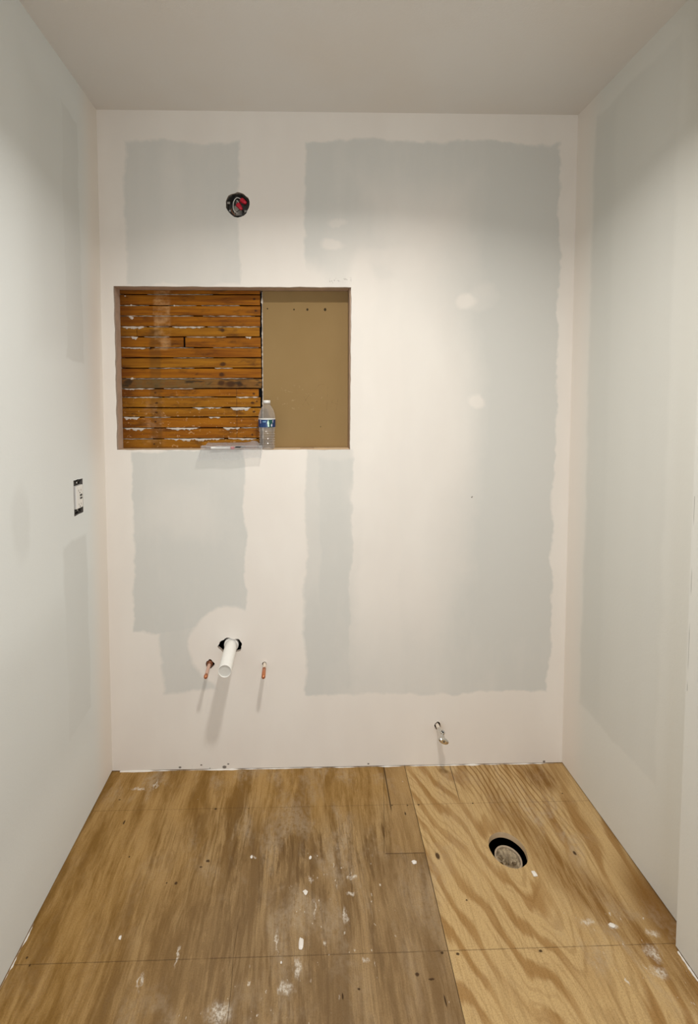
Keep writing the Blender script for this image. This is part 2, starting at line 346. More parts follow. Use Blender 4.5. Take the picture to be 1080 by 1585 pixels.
M = {}
M['wall_back'] = wall_back_mat(); M['left'] = side_wall_mat('taped drywall left', 'left'); M['right'] = side_wall_mat('taped drywall right', 'right')
M['ceiling'] = ceiling_mat(); M['floor'] = floor_mat()
M['plain_wall'] = plain('primed wall', (0.76, 0.75, 0.71), 0.8)
M['lath'] = lath_mat('varnished brown lath', (0.34, 0.122, 0.004), (0.19, 0.056, 0.002), (0.04, 0.012, 0.003))
M['lath_pale'] = lath_mat('tan lath', (0.35, 0.145, 0.008), (0.22, 0.078, 0.003), (0.05, 0.016, 0.004))
M['lath_mould'] = lath_mat('mouldy lath', (0.25, 0.12, 0.025), (0.15, 0.065, 0.015), (0.04, 0.02, 0.01), 0.8)
M['plaster'] = plain('old grey plaster', (0.55, 0.49, 0.43), 0.9, var=0.3, scale=160)
M['compound'] = plain('dried compound', (0.80, 0.76, 0.70), 0.85, var=0.08)
M['stud'] = plain('raw framing lumber', (0.50, 0.37, 0.28), 0.75, var=0.3, scale=30)
M['stud_dark'] = plain('old framing', (0.33, 0.20, 0.11), 0.75, var=0.3, scale=30)
M['sill'] = plain('dusty framing lumber', (0.60, 0.44, 0.27), 0.75, var=0.25, scale=40)
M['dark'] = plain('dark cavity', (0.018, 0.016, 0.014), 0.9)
M['gypsum'] = plain('cut drywall edge', (0.46, 0.39, 0.33), 0.95, var=0.4, scale=220)
M['gypsum_dark'] = plain('dark cut drywall edge', (0.10, 0.09, 0.08), 0.95, var=0.5, scale=220)  # darker copy of the cut edge, for the outlet hole
M['steel'] = plain('galvanised steel', (0.42, 0.41, 0.38), 0.38, 0.85, var=0.25, scale=90)
M['steel_dark'] = plain('dull box steel', (0.10, 0.095, 0.085), 0.5, 0.6, var=0.5, scale=90)
M['black'] = plain('black plastic', (0.012, 0.012, 0.012), 0.35)
M['white'] = plain('white plastic', (0.80, 0.79, 0.76), 0.3, var=0.03)
M['pvc'] = plain('white pvc', (0.84, 0.83, 0.79), 0.32, var=0.04)
M['pvc_cap'] = plain('greyed pvc cap', (0.66, 0.65, 0.61), 0.45, var=0.04)
M['red'] = plain('red plastic', (0.55, 0.012, 0.035), 0.3, var=0.2)
M['copper'] = plain('copper', (0.60, 0.24, 0.12), 0.32, 0.9, var=0.25)
M['copper_dull'] = plain('paint dusted copper', (0.66, 0.44, 0.35), 0.55, 0.3, var=0.2)
M['copper_dark'] = plain('tarnished copper', (0.20, 0.075, 0.035), 0.45, 0.6, var=0.3)
M['primed'] = plain('paint smeared pipe', (0.72, 0.64, 0.54), 0.6, var=0.1)
M['pipe_dirty'] = plain('dusty drain pipe', (0.50, 0.40, 0.29), 0.8, var=0.45, scale=80)
M['chrome'] = plain('chrome', (0.72, 0.70, 0.66), 0.14, 1.0, var=0.05)
M['paper'] = plain('white paper', (0.82, 0.80, 0.78), 0.7, var=0.04)
M['label_blue'] = plain('label blue', (0.004, 0.035, 0.14), 0.35, var=0.25, scale=40)
M['label_teal'] = plain('label teal', (0.006, 0.07, 0.065), 0.35, var=0.25, scale=40)
M['label_pale'] = plain('label pale blue', (0.20, 0.38, 0.62), 0.4)
M['label_mint'] = plain('label mint', (0.62, 0.86, 0.74), 0.4, var=0.08)
M['label_pink'] = plain('label lilac', (0.66, 0.58, 0.74), 0.4)
M['pet'] = film_mat('clear pet', (0.70, 0.64, 0.60), 0.16, 0.06, 0.9)
M['bag'] = film_mat('clear bag film', (0.56, 0.55, 0.56), 0.30, 0.22, 0.35)  # tint greyed: the shadow beneath the bag is put into the film
M['bag_edge'] = film_mat('bag film fold', (0.80, 0.80, 0.80), 0.55, 0.22, 0.4)
M['cloth'] = plain('stained rag', (0.42, 0.34, 0.23), 0.9, var=0.8, scale=70)
M['cardboard'] = None

def panel_mat():
    m = Mat('brown board paper', 0.8, spec=0.2); x, y, z = m.xyz()
    a = m.noise(m.vec(x*4.0, 0.0, z*3.0), 1.5, 4, 0.6)
    col = m.mix(a, (0.255, 0.165, 0.066), (0.30, 0.200, 0.088))
    d = 0.0
    mk = m.noise(m.objv, 55, 3, 0.6)
    col = m.mix(m.ss(0.62, 0.70, mk) * m.rect(x, z, 0.64, 0.83, 1.40, 1.50, 0.02) * 0.30, col, (0.52, 0.40, 0.22))
    for (a_, b_, r) in ((0.765, 1.797, .005), (0.834, 1.797, .006), (0.713, 1.797, .0035), (0.61, 1.80, .003), (0.816, 1.34, .002)):
        col = m.mix(m.ell(x, z, a_, b_, r*0.8, r, 0.3), col, (0.04, 0.025, 0.01))
    # faint pencil strokes
    for (x0, z0, x1, z1) in ((0.745, 1.425, 0.77, 1.465), (0.77, 1.425, 0.748, 1.462), (0.785, 1.475, 0.81, 1.505), (0.81, 1.505, 0.83, 1.507), (0.86, 1.435, 0.885, 1.428), (0.862, 1.445, 0.86, 1.435), (0.885, 1.448, 0.878, 1.405), (0.845, 1.50, 0.84, 1.40)):
        dx_, dz_ = x1-x0, z1-z0; L = math.hypot(dx_, dz_); ux, uz = dx_/L, dz_/L
        u = (x - (x0+x1)/2)*ux + (z - (z0+z1)/2)*uz; v = (z - (z0+z1)/2)*ux - (x - (x0+x1)/2)*uz
        col = m.mix(m.rect(u, v, -L/2, L/2, -0.0006, 0.0006, 0.0006) * 0.45 * m.ss(0.35, 0.6, mk), col, (0.08, 0.05, 0.02))
    m.color(col); return m.mat
M['cardboard'] = panel_mat()

# ------------------------------------------------------------------ mesh helpers
def tag(o, label=None, cat=None, group=None, kind=None):
    if label: o['label'] = label
    if cat: o['category'] = cat
    if group: o['group'] = group
    if kind: o['kind'] = kind
    return o
def build(name, bm, mat, parent=None, smooth=False, loc=None):
    bmesh.ops.recalc_face_normals(bm, faces=bm.faces[:])
    me = bpy.data.meshes.new(name); bm.to_mesh(me); bm.free()
    me.materials.append(mat)
    if smooth:
        for p in me.polygons: p.use_smooth = True
    o = bpy.data.objects.new(name, me); COL.objects.link(o)
    if parent is not None: o.parent = parent
    if loc is not None: o.location = loc
    return o
def thing(name, label, cat, loc=(0, 0, 0), group=None):
    o = bpy.data.objects.new(name, None); COL.objects.link(o); o.location = loc; o.empty_display_size = 0.02
    return tag(o, label, cat, group)
def box(bm, a, b, jit=0.0):
    x0, y0, z0 = a; x1, y1, z1 = b
    vs = [bm.verts.new((x + random.uniform(-jit, jit), y, z + random.uniform(-jit, jit))) for x in (x0, x1) for y in (y0, y1) for z in (z0, z1)]
    for q in ((0, 1, 3, 2), (4, 6, 7, 5), (0, 4, 5, 1), (2, 3, 7, 6), (0, 2, 6, 4), (1, 5, 7, 3)): bm.faces.new([vs[i] for i in q])
def bevelled(bm, w, seg=2):
    bmesh.ops.bevel(bm, geom=bm.edges[:], offset=w, segments=seg, affect='EDGES', profile=0.5)
def lathe(bm, prof, seg=32, M4=None, wob=None):
    """prof: list of (radius, axial); axis +Z then transformed by M4"""
    M4 = M4 or Matrix.Identity(4); rings = []
    for (r, h) in prof:
        if r < 1e-6: rings.append([bm.verts.new(M4 @ Vector((0, 0, h)))])
        else:
            rings.append([bm.verts.new(M4 @ Vector((r*math.cos(2*PI*i/seg) * (1 + (wob(i, h) if wob else 0)), r*math.sin(2*PI*i/seg) * (1 + (wob(i, h) if wob else 0)), h))) for i in range(seg)])
    for A, B in zip(rings, rings[1:]):
        for i in range(seg):
            j = (i+1) % seg
            if len(A) == 1 and len(B) == 1: continue
            if len(A) == 1: bm.faces.new((A[0], B[i], B[j]))
            elif len(B) == 1: bm.faces.new((A[i], A[j], B[0]))
            else: bm.faces.new((A[i], A[j], B[j], B[i]))
def tube(bm, pts, r, seg=10, cap=True):
    pts = [Vector(p) for p in pts]; rings = []
    up = Vector((0.13, 0.31, 0.94)).normalized()
    for i, p in enumerate(pts):
        d = (pts[min(i+1, len(pts)-1)] - pts[max(i-1, 0)]).normalized()
        a = d.cross(up)
        if a.length < 1e-3: a = d.cross(Vector((1, 0, 0)))
        a.normalize(); b = d.cross(a)
        rr = r[i] if isinstance(r, (list, tuple)) else r
        rings.append([bm.verts.new(p + a*rr*math.cos(2*PI*k/seg) + b*rr*math.sin(2*PI*k/seg)) for k in range(seg)])
    for A, B in zip(rings, rings[1:]):
        for k in range(seg):
            j = (k+1) % seg; bm.faces.new((A[k], A[j], B[j], B[k]))
    if cap: bm.faces.new(rings[0]); bm.faces.new(rings[-1])
def spline(pts, n=8):
    pts = [Vector(p) for p in pts]; out = []
    P = [pts[0]] + pts + [pts[-1]]
    for i in range(1, len(P)-2):
        for k in range(n):
            t = k/n; a, b, c, d = P[i-1], P[i], P[i+1], P[i+2]
            out.append(0.5*((2*b) + (c-a)*t + (2*a-5*b+4*c-d)*t*t + (3*b-a-3*c+d)*t**3))
    out.append(pts[-1]); return out
def axis_m(p, d):
    d = Vector(d).normalized(); return Matrix.Translation(p) @ d.to_track_quat('Z', 'Y').to_matrix().to_4x4()
def slab(loops, to3, thick):
    """planar sheet with holes: loops[0] is the outline, the rest are holes; extruded by the vector thick"""
    bm = bmesh.new(); edges = []; T = Vector(thick)
    for L in loops:
        vs = [bm.verts.new(to3(*p)) for p in L]
        edges += [bm.edges.new((vs[i], vs[(i+1) % len(vs)])) for i in range(len(vs))]
    bmesh.ops.triangle_fill(bm, use_beauty=True, use_dissolve=False, edges=edges)
    ret = bmesh.ops.extrude_face_region(bm, geom=bm.faces[:])
    bmesh.ops.translate(bm, verts=[v for v in ret['geom'] if isinstance(v, bmesh.types.BMVert)], vec=T)
    return bm
def circ(cx, cz, rx, rz=None, n=40, jit=0.0, seed=0):
    rz = rz or rx; out = []
    for i in range(n):
        a = 2*PI*i/n; k = 1 + jit * mnoise.noise(Vector((math.cos(a)*2.2+seed, math.sin(a)*2.2, seed*1.7))) + jit*0.4*mnoise.noise(Vector((i*1.3, seed, 0)))
        out.append((cx + rx*k*math.cos(a), cz + rz*k*math.sin(a)))
    return out
def ragged(p, q, n, amp, seed):
    out = []; d = Vector((q[0]-p[0], q[1]-p[1])); nn = Vector((-d.y, d.x)).normalized()
    for i in range(n):
        t = i/n; o = amp * mnoise.noise(Vector((t*n*0.45, seed, 0.3))) if i else 0
        out.append((p[0] + d.x*t + nn.x*o, p[1] + d.y*t + nn.y*o))
    return out

# ------------------------------------------------------------------ the setting
T = 0.0135   # drywall thickness
Y1 = -2.75   # the rear of the room, behind the camera
open_c = [(0.047, 1.259), (0.9255, 1.256), (0.9285, 1.8655), (0.0475, 1.8675)]
niche = []
for i in range(4): niche += ragged(open_c[i], open_c[(i+1) % 4], 46, 0.0022, i*3.1)
pvc_hole = circ(0.463, 0.497, 0.047, 0.030, 44, 0.16, 3)
box_hole = circ(0.5075, 2.1665, 0.0445, 0.0445, 24, 0.10, 8)
stubL = circ(0.384, 0.4265, 0.0155, 0.0165, 18, 0.3, 5); stubR = circ(0.594, 0.4225, 0.0085, 0.0085, 14, 0.1, 6); valveH = circ(1.2725, 0.163, 0.0120, 0.016, 16, 0.2, 9)
bm = slab([[(-0.15, 0.0035), (W+0.15, 0.0035), (W+0.15, H+0.1), (-0.15, H+0.1)], niche, pvc_hole, box_hole, stubL, stubR, valveH], lambda a, b: (a, 0, b), (0, T, 0))
wb = build('wall_back', bm, M['wall_back']); wb.data.materials.append(M['gypsum'])
for p in wb.data.polygons:
    if abs(p.normal.y) < 0.5 and 0 < p.center.x < W and 0.05 < p.center.z < H - 0.05: p.material_index = 1
tag(wb, kind='structure')

gf = [(-0.2290, 1.066), (-0.1700, 1.066), (-0.1700, 1.181), (-0.2285, 1.183)]     # hole for the outlet, in (y, z)
bm = slab([[(0.0, 0.0060), (Y1, 0.0060), (Y1, H+0.1), (0.0, H+0.1)], [p for i in range(4) for p in ragged(gf[i], gf[(i+1) % 4], 10, 0.0016, i*2.3+9)]], lambda a, b: (0, a, b), (-T, 0, 0))
wl = build('wall_left', bm, M['left']); tag(wl, kind='structure'); wl.data.materials.append(M['gypsum_dark'])
for p in wl.data.polygons:
    if abs(p.normal.x) < 0.5 and -0.24 < p.center.y < -0.16 and 1.0 < p.center.z < 1.25: p.material_index = 1
# right wall: far stretch at x = W, nearer stretch stands 5 cm proud of it
XN, YN = 1.7235, -0.5915
bm = bmesh.new(); prof = [(W, 0.0), (W, YN), (XN, YN), (XN, Y1), (W+0.15, Y1), (W+0.15, 0.0)]
lo = [bm.verts.new((a, b, 0.0055)) for a, b in prof]; hi = [bm.verts.new((a, b, H+0.1)) for a, b in prof]
bm.faces.new(lo); bm.faces.new(hi)
for i in range(6): bm.faces.new((lo[i], lo[(i+1) % 6], hi[(i+1) % 6], hi[i]))
tag(build('wall_right', bm, M['right']), kind='structure')
bm = bmesh.new(); box(bm, (-0.15, Y1-0.1, H), (W+0.15, T, H+0.12)); tag(build('ceiling', bm, M['ceiling']), kind='structure')
# rear wall; its unseen doorway is added to let the fill light in
bm = slab([[(-0.15, 0.0), (0.38, 0.0), (0.38, 2.03), (1.18, 2.03), (1.18, 0.0), (W+0.15, 0.0), (W+0.15, H+0.1), (-0.15, H+0.1)]], lambda a, b: (a, Y1, b), (0, -0.11, 0))
tag(build('wall_rear', bm, M['plain_wall']), kind='structure')
# floor with the round cut for the waste pipe
DX, DY, DR = 1.400, -0.3300, 0.0575
bm = slab([[(-0.15, 0.15), (W+0.15, 0.15), (W+0.15, Y1-1.6), (-0.15, Y1-1.6)], circ(DX, DY, DR, DR, 44, 0.035, 2)], lambda a, b: (a, b, 0), (0, 0, -0.019))
fl = build('floor', bm, M['floor']); tag(fl, kind='structure'); fl.data.materials.append(M['sill'])
for p in fl.data.polygons:
    if abs(p.normal.z) < 0.5 and 1.2 < p.center.x < 1.6 and -0.5 < p.center.y < -0.2: p.material_index = 1
# joist bay below, framing bay behind the wall; their shade painted near-black
def shell(name, a, b, mat):
    bm = bmesh.new(); box(bm, a, b); bmesh.ops.reverse_faces(bm, faces=bm.faces[:])
    me = bpy.data.meshes.new(name); bm.to_mesh(me); bm.free(); me.materials.append(mat)
    o = bpy.data.objects.new(name, me); COL.objects.link(o); return tag(o, kind='structure')
bm = bmesh.new()
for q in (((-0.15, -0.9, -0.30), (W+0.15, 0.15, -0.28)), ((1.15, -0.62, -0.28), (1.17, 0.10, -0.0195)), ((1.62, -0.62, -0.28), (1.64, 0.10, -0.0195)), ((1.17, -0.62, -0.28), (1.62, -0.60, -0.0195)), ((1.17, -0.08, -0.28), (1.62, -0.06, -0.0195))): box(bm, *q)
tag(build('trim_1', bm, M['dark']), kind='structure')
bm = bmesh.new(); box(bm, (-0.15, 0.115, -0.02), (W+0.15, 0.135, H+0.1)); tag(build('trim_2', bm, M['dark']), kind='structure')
# framing round the niche
def frame(name, a, b, mat):
    bm = bmesh.new(); box(bm, a, b); bevelled(bm, 0.0015, 2); return tag(build(name, bm, mat), kind='structure')
frame('trim_3', (0.006, T+0.0003, 1.10), (0.0455, 0.100, 2.00), M['stud'])
frame('trim_4', (0.9245, T+0.0003, 1.10), (0.963, 0.100, 2.00), M['stud'])
frame('trim_5', (0.0460, T+0.0003, 1.8685), (0.9240, 0.100, 1.9065), M['stud'])
frame('trim_6', (0.0460, T+0.0003, 1.220), (0.9240, 0.100, 1.2585), M['sill'])
# crust of compound in the floor corner and the dark gap under the drywall
def crust(name, pts, hgt, dep, seed, nrm, mat):
    """ragged bead of compound along a floor line; nrm points into the room"""
    bm = bmesh.new(); rings = []; n = 160; P0, P1_ = Vector(pts[0]), Vector(pts[1]); nrm = Vector(nrm)
    for i in range(n+1):
        t = i/n; p = P0.lerp(P1_, t); k = max(0.06, 0.55 + 1.3*mnoise.noise(Vector((t*11.0, seed, 0))) + 0.8*mnoise.noise(Vector((t*45.0, seed, 3))))
        rings.append([bm.verts.new(p + nrm*0.0), bm.verts.new(p + nrm*dep*k), bm.verts.new(p + nrm*dep*k*0.6 + Vector((0, 0, hgt*k*0.7))), bm.verts.new(p + Vector((0, 0, hgt*k)))])
    for A, B in zip(rings, rings[1:]):
        for j in range(3): bm.faces.new((A[j], A[j+1], B[j+1], B[j]))
    return tag(build(name, bm, mat), kind='structure')
crust('trim_7', [(0.03, -0.0003, 0.0003), (1.74, -0.0003, 0.0003)], 0.0030, 0.0040, 1.2, (0, -1, 0), M['compound'])
crust('trim_8', [(0.0003, -0.50, 0.0003), (0.0003, -1.0, 0.0003)], 0.002, 0.0045, 4.4, (1, 0, 0), M['compound'])
crust('trim_9', [(1.7235-0.0003, -0.60, 0.0003), (1.7235-0.0003, -1.0, 0.0003)], 0.002, 0.003, 7.4, (-1, 0, 0), M['compound'])

# ------------------------------------------------------------------ wood laths in the niche
Z = [1.874, 1.851, 1.809, 1.769, 1.728, 1.689, 1.648, 1.609, 1.569, 1.529, 1.490, 1.457, 1.416, 1.379, 1.337, 1.295, 1.2595]
def zx(px): return 0.0462 + (px - 188.0) / 215.0 * 0.5357       # photo column on the lath face to metres
def lath_piece(row, x0, x1, mat, label, bow=0.0):
    bm = bmesh.new(); n = 40; z1, z0 = Z[row] - 0.0014, Z[row+1] + 0.0026
    if row == 0: z1 = 1.8675
    if row == 15: z0 = 1.2592
    rings = []
    for i in range(n+1):
        t = i/n; x = x0 + (x1-x0)*t
        a = 0.0010*mnoise.noise(Vector((x*14, row*3.3, 0))); b = 0.0013*mnoise.noise(Vector((x*14, row*3.3, 8)))
        if row == 0: a = 0
        if row == 15: b = 0
        yf = 0.058 + 0.0016*mnoise.noise(Vector((x*4, row*5.1, 2)))
        e = 0.0012
        rings.append([bm.verts.new(v) for v in ((x, yf+0.008, z0+b), (x, yf+e, z0+b), (x, yf, z0+b+e), (x, yf, z1+a-e), (x, yf+e, z1+a), (x, yf+0.008, z1+a))])
    for A, B in zip(rings, rings[1:]):
        for j in range(6): bm.faces.new((A[j], A[(j+1) % 6], B[(j+1) % 6], B[j]))
    bm.faces.new(rings[0]); bm.faces.new(rings[-1])
    o = build('wood_lath', bm, mat)
    return tag(o, label, 'lath', 'wood laths in the wall niche')
ordn = ['topmost', 'second', 'third', 'fourth', 'fifth', 'sixth', 'seventh', 'eighth', 'ninth', 'tenth', 'eleventh', 'twelfth', 'thirteenth', 'fourteenth', 'fifteenth', 'lowest']
look = {0: 'narrow shaded brown lath tucked under the head of the niche', 9: 'dark mouldy lath with a black knot across the middle of the niche',
        10: 'brown lath directly below the dark mouldy one, ending in a nail', 15: 'brown lath resting on the niche sill, behind the plastic bag'}
ends = [403, 403, 403.5, 403, 402, 403.5, 404, 404, 404, 404.5, 400, 402.5, 403, 402, 402, 400.5]
laths = {}
for r in range(16):
    mt = M['lath_mould'] if r == 9 else (M['lath_pale'] if r in (4, 7, 11, 12, 15) else M['lath'])
    xe = zx(ends[r]); x0 = 0.0462
    if r == 4:
        tag_l = lath_piece(r, x0, zx(212.5), mt, 'short piece of brown lath at the left end of the fifth row')
        laths[r] = lath_piece(r, zx(213.2), xe, mt, 'long piece of brown lath filling the rest of the fifth row')
    elif r == 5:
        tag_l = lath_piece(r, x0, zx(284), mt, 'shorter lath of the sixth row, left of the slanting dark gap')
        laths[r] = lath_piece(r, zx(287), xe, mt, 'longer lath of the sixth row, right of the slanting dark gap')
        laths['5L'] = tag_l
    else:
        laths[r] = lath_piece(r, x0, xe, mt, look.get(r, 'full-width brown lath, %s row from the top of the niche' % ordn[r]))
def ridge(row, px0, px1, th, parent, seed, up=0.0018):
    """squeezed out plaster along the upper edge of a lath"""
    bm = bmesh.new(); x0, x1 = zx(px0), zx(px1); n = max(8, int((x1-x0)/0.003)); rings = []
    z = Z[row]
    for i in range(n+1):
        t = i/n; x = x0 + (x1-x0)*t; fade = min(1, t*6, (1-t)*6)
        k = max(0.12, 0.6 + 0.9*mnoise.noise(Vector((x*45, seed, 0))) + 0.5*mnoise.noise(Vector((x*150, seed, 1)))) * max(0.1, fade)
        zz = z - th*k; zt = z + up*(0.5 + mnoise.noise(Vector((x*60, seed, 5)))); pr = 0.0012 + 0.0022*k
        rings.append([bm.verts.new(v) for v in ((x, 0.0605, zz), (x, 0.0580-pr*0.5, zz+0.0004), (x, 0.0580-pr, (zz+zt)/2), (x, 0.0580-pr*0.5, zt), (x, 0.0605, zt))])
    for A, B in zip(rings, rings[1:]):
        for j in range(4): bm.faces.new((A[j], A[j+1], B[j+1], B[j]))
    bm.faces.new(rings[0]); bm.faces.new(rings[-1])
    build('plaster_ridge', bm, M['plaster'], parent)
for i, (r, a, b, th) in enumerate(((1, 230, 330, .0012), (2, 189, 232, .0022), (2, 262, 305, .0022), (2, 313, 372, .0016), (3, 189, 300, .0024), (3, 315, 395, .0018), (4, 189, 228, .0085), (4, 232, 262, .002), (4, 267, 318, .006), (4, 322, 403, .003),
        (5, 289, 350, .003), (6, 189, 232, .006), (6, 240, 300, .0015), (6, 330, 400, .0015), (7, 268, 330, .0012), (8, 230, 300, .002), (8, 332, 360, .003), (9, 190, 300, .002), (9, 300, 392, .0016),
        (10, 189, 238, .005), (10, 253, 300, .003), (11, 189, 250, .0035), (11, 253, 330, .0015), (11, 365, 400, .0055), (12, 297, 342, .008), (12, 356, 388, .010), (13, 190, 214, .012), (13, 222, 262, .0025), (13, 322, 340, .006),
        (14, 190, 236, .010), (14, 255, 306, .011), (14, 344, 370, .009), (14, 372, 398, .002), (15, 189, 234, .002), (15, 252, 345, .010), (15, 352, 396, .006))):
    ridge(r, a, b, th, laths[r], i*2.7)
ridge(5, 189, 206, .003, laths['5L'], 91); ridge(5, 204, 214, .010, laths['5L'], 92); ridge(5, 224, 262, .0022, laths['5L'], 93)
ridge(5, 380, 389, .007, laths[5], 94)
def blob(parent, x, z, r, seed, mat=None, y=0.0575, sq=0.5):
    bm = bmesh.new(); bmesh.ops.create_icosphere(bm, subdivisions=2, radius=r)
    for v in bm.verts:
        k = 1 + 0.5*mnoise.noise(v.co*2.2/r*0.6 + Vector((seed, 0, 0))); v.co = Vector((v.co.x*k*1.2 + x, v.co.y*k*sq + y, v.co.z*k + z))
    return build('plaster_blob', bm, mat or M['plaster'], parent)
blob(laths[2], zx(205), 1.8095, 0.0036, 1); blob(laths[2], zx(271), 1.8092, 0.0032, 2); blob(laths[3], zx(203), 1.767, 0.0042, 3); blob(laths[3], zx(205.5), 1.7615, 0.005, 4); blob(laths[9], zx(204), 1.5295, 0.0044, 5); blob(laths[1], zx(196), 1.845, 0.0025, 9)
# sheet of board with its brown paper face beyond the laths
bm = bmesh.new(); box(bm, (0.5905, 0.066, 1.2592), (0.9240, 0.079, 1.8680)); bevelled(bm, 0.0006, 1)
pn = build('wallboard_panel', bm, M['cardboard']); tag(pn, 'smooth brown paper-faced wallboard panel filling the right half of the wall niche', 'wallboard')
bm = bmesh.new(); rng = []
for i in range(120):                         # crumbly plaster edge in the slot between laths and panel
    z = 1.262 + 0.60*i/119; k = max(0.0002, 0.0022*(0.25 + mnoise.noise(Vector((z*38, 3, 1))) + 0.8*mnoise.noise(Vector((z*110, 3, 7)))))
    rng.append([bm.verts.new((0.5903-0.0006, 0.0660, z)), bm.verts.new((0.5895-k*1.6, 0.0615-k, z)), bm.verts.new((0.5905+k*1.1, 0.0605, z)), bm.verts.new((0.5910+k, 0.0660, z))])
for A, B in zip(rng, rng[1:]):
    for j in range(4): bm.faces.new((A[j], A[(j+1) % 4], B[(j+1) % 4], B[j]))
build('plaster_edge', bm, M['plaster'], pn)
bm = bmesh.new(); tube(bm, spline([(0.735, 0.020, 1.2600), (0.755, 0.022, 1.2615), (0.770, 0.0245, 1.2598), (0.79, 0.026, 1.2606)], 5), 0.0011, 6)
tag(build('wood_splinter', bm, M['stud_dark']), 'thin dark splinter of wood lying on the niche sill below the brown panel', 'splinter')

# ------------------------------------------------------------------ water bottle on the sill
BX, BY, BZ = 0.6085, 0.0225, 1.2588
bt = thing('water_bottle', 'clear plastic water bottle with a blue label standing on the niche sill', 'bottle', (BX, BY, BZ))
prof = [(0.0, 0.006), (0.012, 0.0045), (0.020, 0.0006), (0.0262, 0.0003), (0.0290, 0.004), (0.0298, 0.010)]
for k in range(6):
    h = 0.013 + k*0.0092; prof += [(0.0303, h), (0.0268, h+0.0026), (0.0268, h+0.0044), (0.0305, h+0.0072)]
prof += [(0.0296, 0.070), (0.0300, 0.0745), (0.0317, 0.080), (0.0322, 0.083), (0.0322, 0.116), (0.0318, 0.122), (0.0300, 0.133), (0.0262, 0.146), (0.0205, 0.157), (0.0152, 0.165), (0.0130, 0.1685), (0.0128, 0.171), (0.0150, 0.1715), (0.0150, 0.173), (0.0122, 0.1735), (0.0120, 0.180)]
def wob(i, h):
    return 0.012*math.sin(i*2*PI/48*8 + h*260) if 0.012 < h < 0.07 else 0.0
bm = bmesh.new(); lathe(bm, prof, 48, wob=wob); build('bottle_body', bm, M['pet'], bt, True)
bm = bmesh.new(); lathe(bm, [(0.0, 0.1855), (0.0125, 0.1855), (0.0136, 0.1845), (0.0138, 0.1745), (0.0130, 0.1742)], 40, wob=lambda i, h: 0.02*(i % 2)); build('cap', bm, M['white'], bt, True)
lb = bmesh.new(); lathe(lb, [(0.03262, 0.0835), (0.03262, 0.1135)], 64); lab = build('label', lb, M['label_blue'], bt, True)
def cyl_patch(poly, r, mat, name, th0=-PI/2):
    """flat printed shape wrapped round the bottle; poly in (arc metres from the front, height)"""
    bm = bmesh.new(); bm.faces.new([bm.verts.new((r*math.cos(th0 + a/r), r*math.sin(th0 + a/r), h)) for a, h in poly])
    return build(name, bm, mat, lab)
def grid_patch(a0, a1, h0, h1, r, mat, name):
    bm = bmesh.new(); n = 14; lo = []; hi = []
    for i in range(n+1):
        a = a0 + (a1-a0)*i/n; c, s_ = math.cos(-PI/2 + a/r), math.sin(-PI/2 + a/r)
        lo.append(bm.verts.new((r*c, r*s_, h0))); hi.append(bm.verts.new((r*c, r*s_, h1)))
    for i in range(n): bm.faces.new((lo[i], lo[i+1], hi[i+1], hi[i]))
    return build(name, bm, mat, lab, True)
RR = 0.03262
grid_patch(0.007, 0.026, 0.0836, 0.1134, RR+0.0002, M['label_teal'], 'printed_panel')
bb = bmesh.new(); lathe(bb, [(0.0329, 0.1130), (0.0329, 0.1165)], 64); build('label_edge', bb, M['white'], lab, True)
cyl_patch([(0.0062, 0.0855), (0.0112, 0.0858), (0.0112, 0.092), (0.0104, 0.095), (0.0112, 0.098), (0.0100, 0.104), (0.0086, 0.107), (0.0086, 0.1105), (0.0064, 0.1105), (0.0062, 0.107), (0.0042, 0.104), (0.0036, 0.098), (0.0050, 0.095), (0.0052, 0.090)], RR+0.0005, M['label_mint'], 'printed_bottle_mark')
for a, w in ((-0.0135, .0022), (-0.0100, .0018), (-0.0068, .0022), (-0.0035, .0020)):
    cyl_patch([(a, 0.1025), (a+w, 0.1020), (a+w*1.2, 0.1065), (a+w*0.5, 0.1085), (a, 0.106)], RR+0.0004, M['label_pale'], 'printed_letter')
cyl_patch([(-0.0270, 0.1105), (-0.0245, 0.1110), (-0.0225, 0.108), (-0.0238, 0.105), (-0.0222, 0.102), (-0.0238, 0.0985), (-0.0262, 0.099), (-0.0260, 0.1005), (-0.0248, 0.1025), (-0.0262, 0.1045), (-0.0250, 0.107), (-0.0270, 0.1085)], RR+0.0004, M['label_pink'], 'printed_letter')
cyl_patch([(0.0190, 0.087), (0.0225, 0.086), (0.0242, 0.089), (0.0238, 0.094), (0.0222, 0.098), (0.0205, 0.095), (0.0180, 0.092)], RR+0.0004, M['label_pink'], 'printed_mark')
cyl_patch([(0.0270, 0.100), (0.0285, 0.100), (0.0275, 0.104), (0.0275, 0.107), (0.0300, 0.108), (0.0300, 0.110), (0.0255, 0.1095), (0.0255, 0.104)], RR+0.0004, M['label_pink'], 'printed_letter')

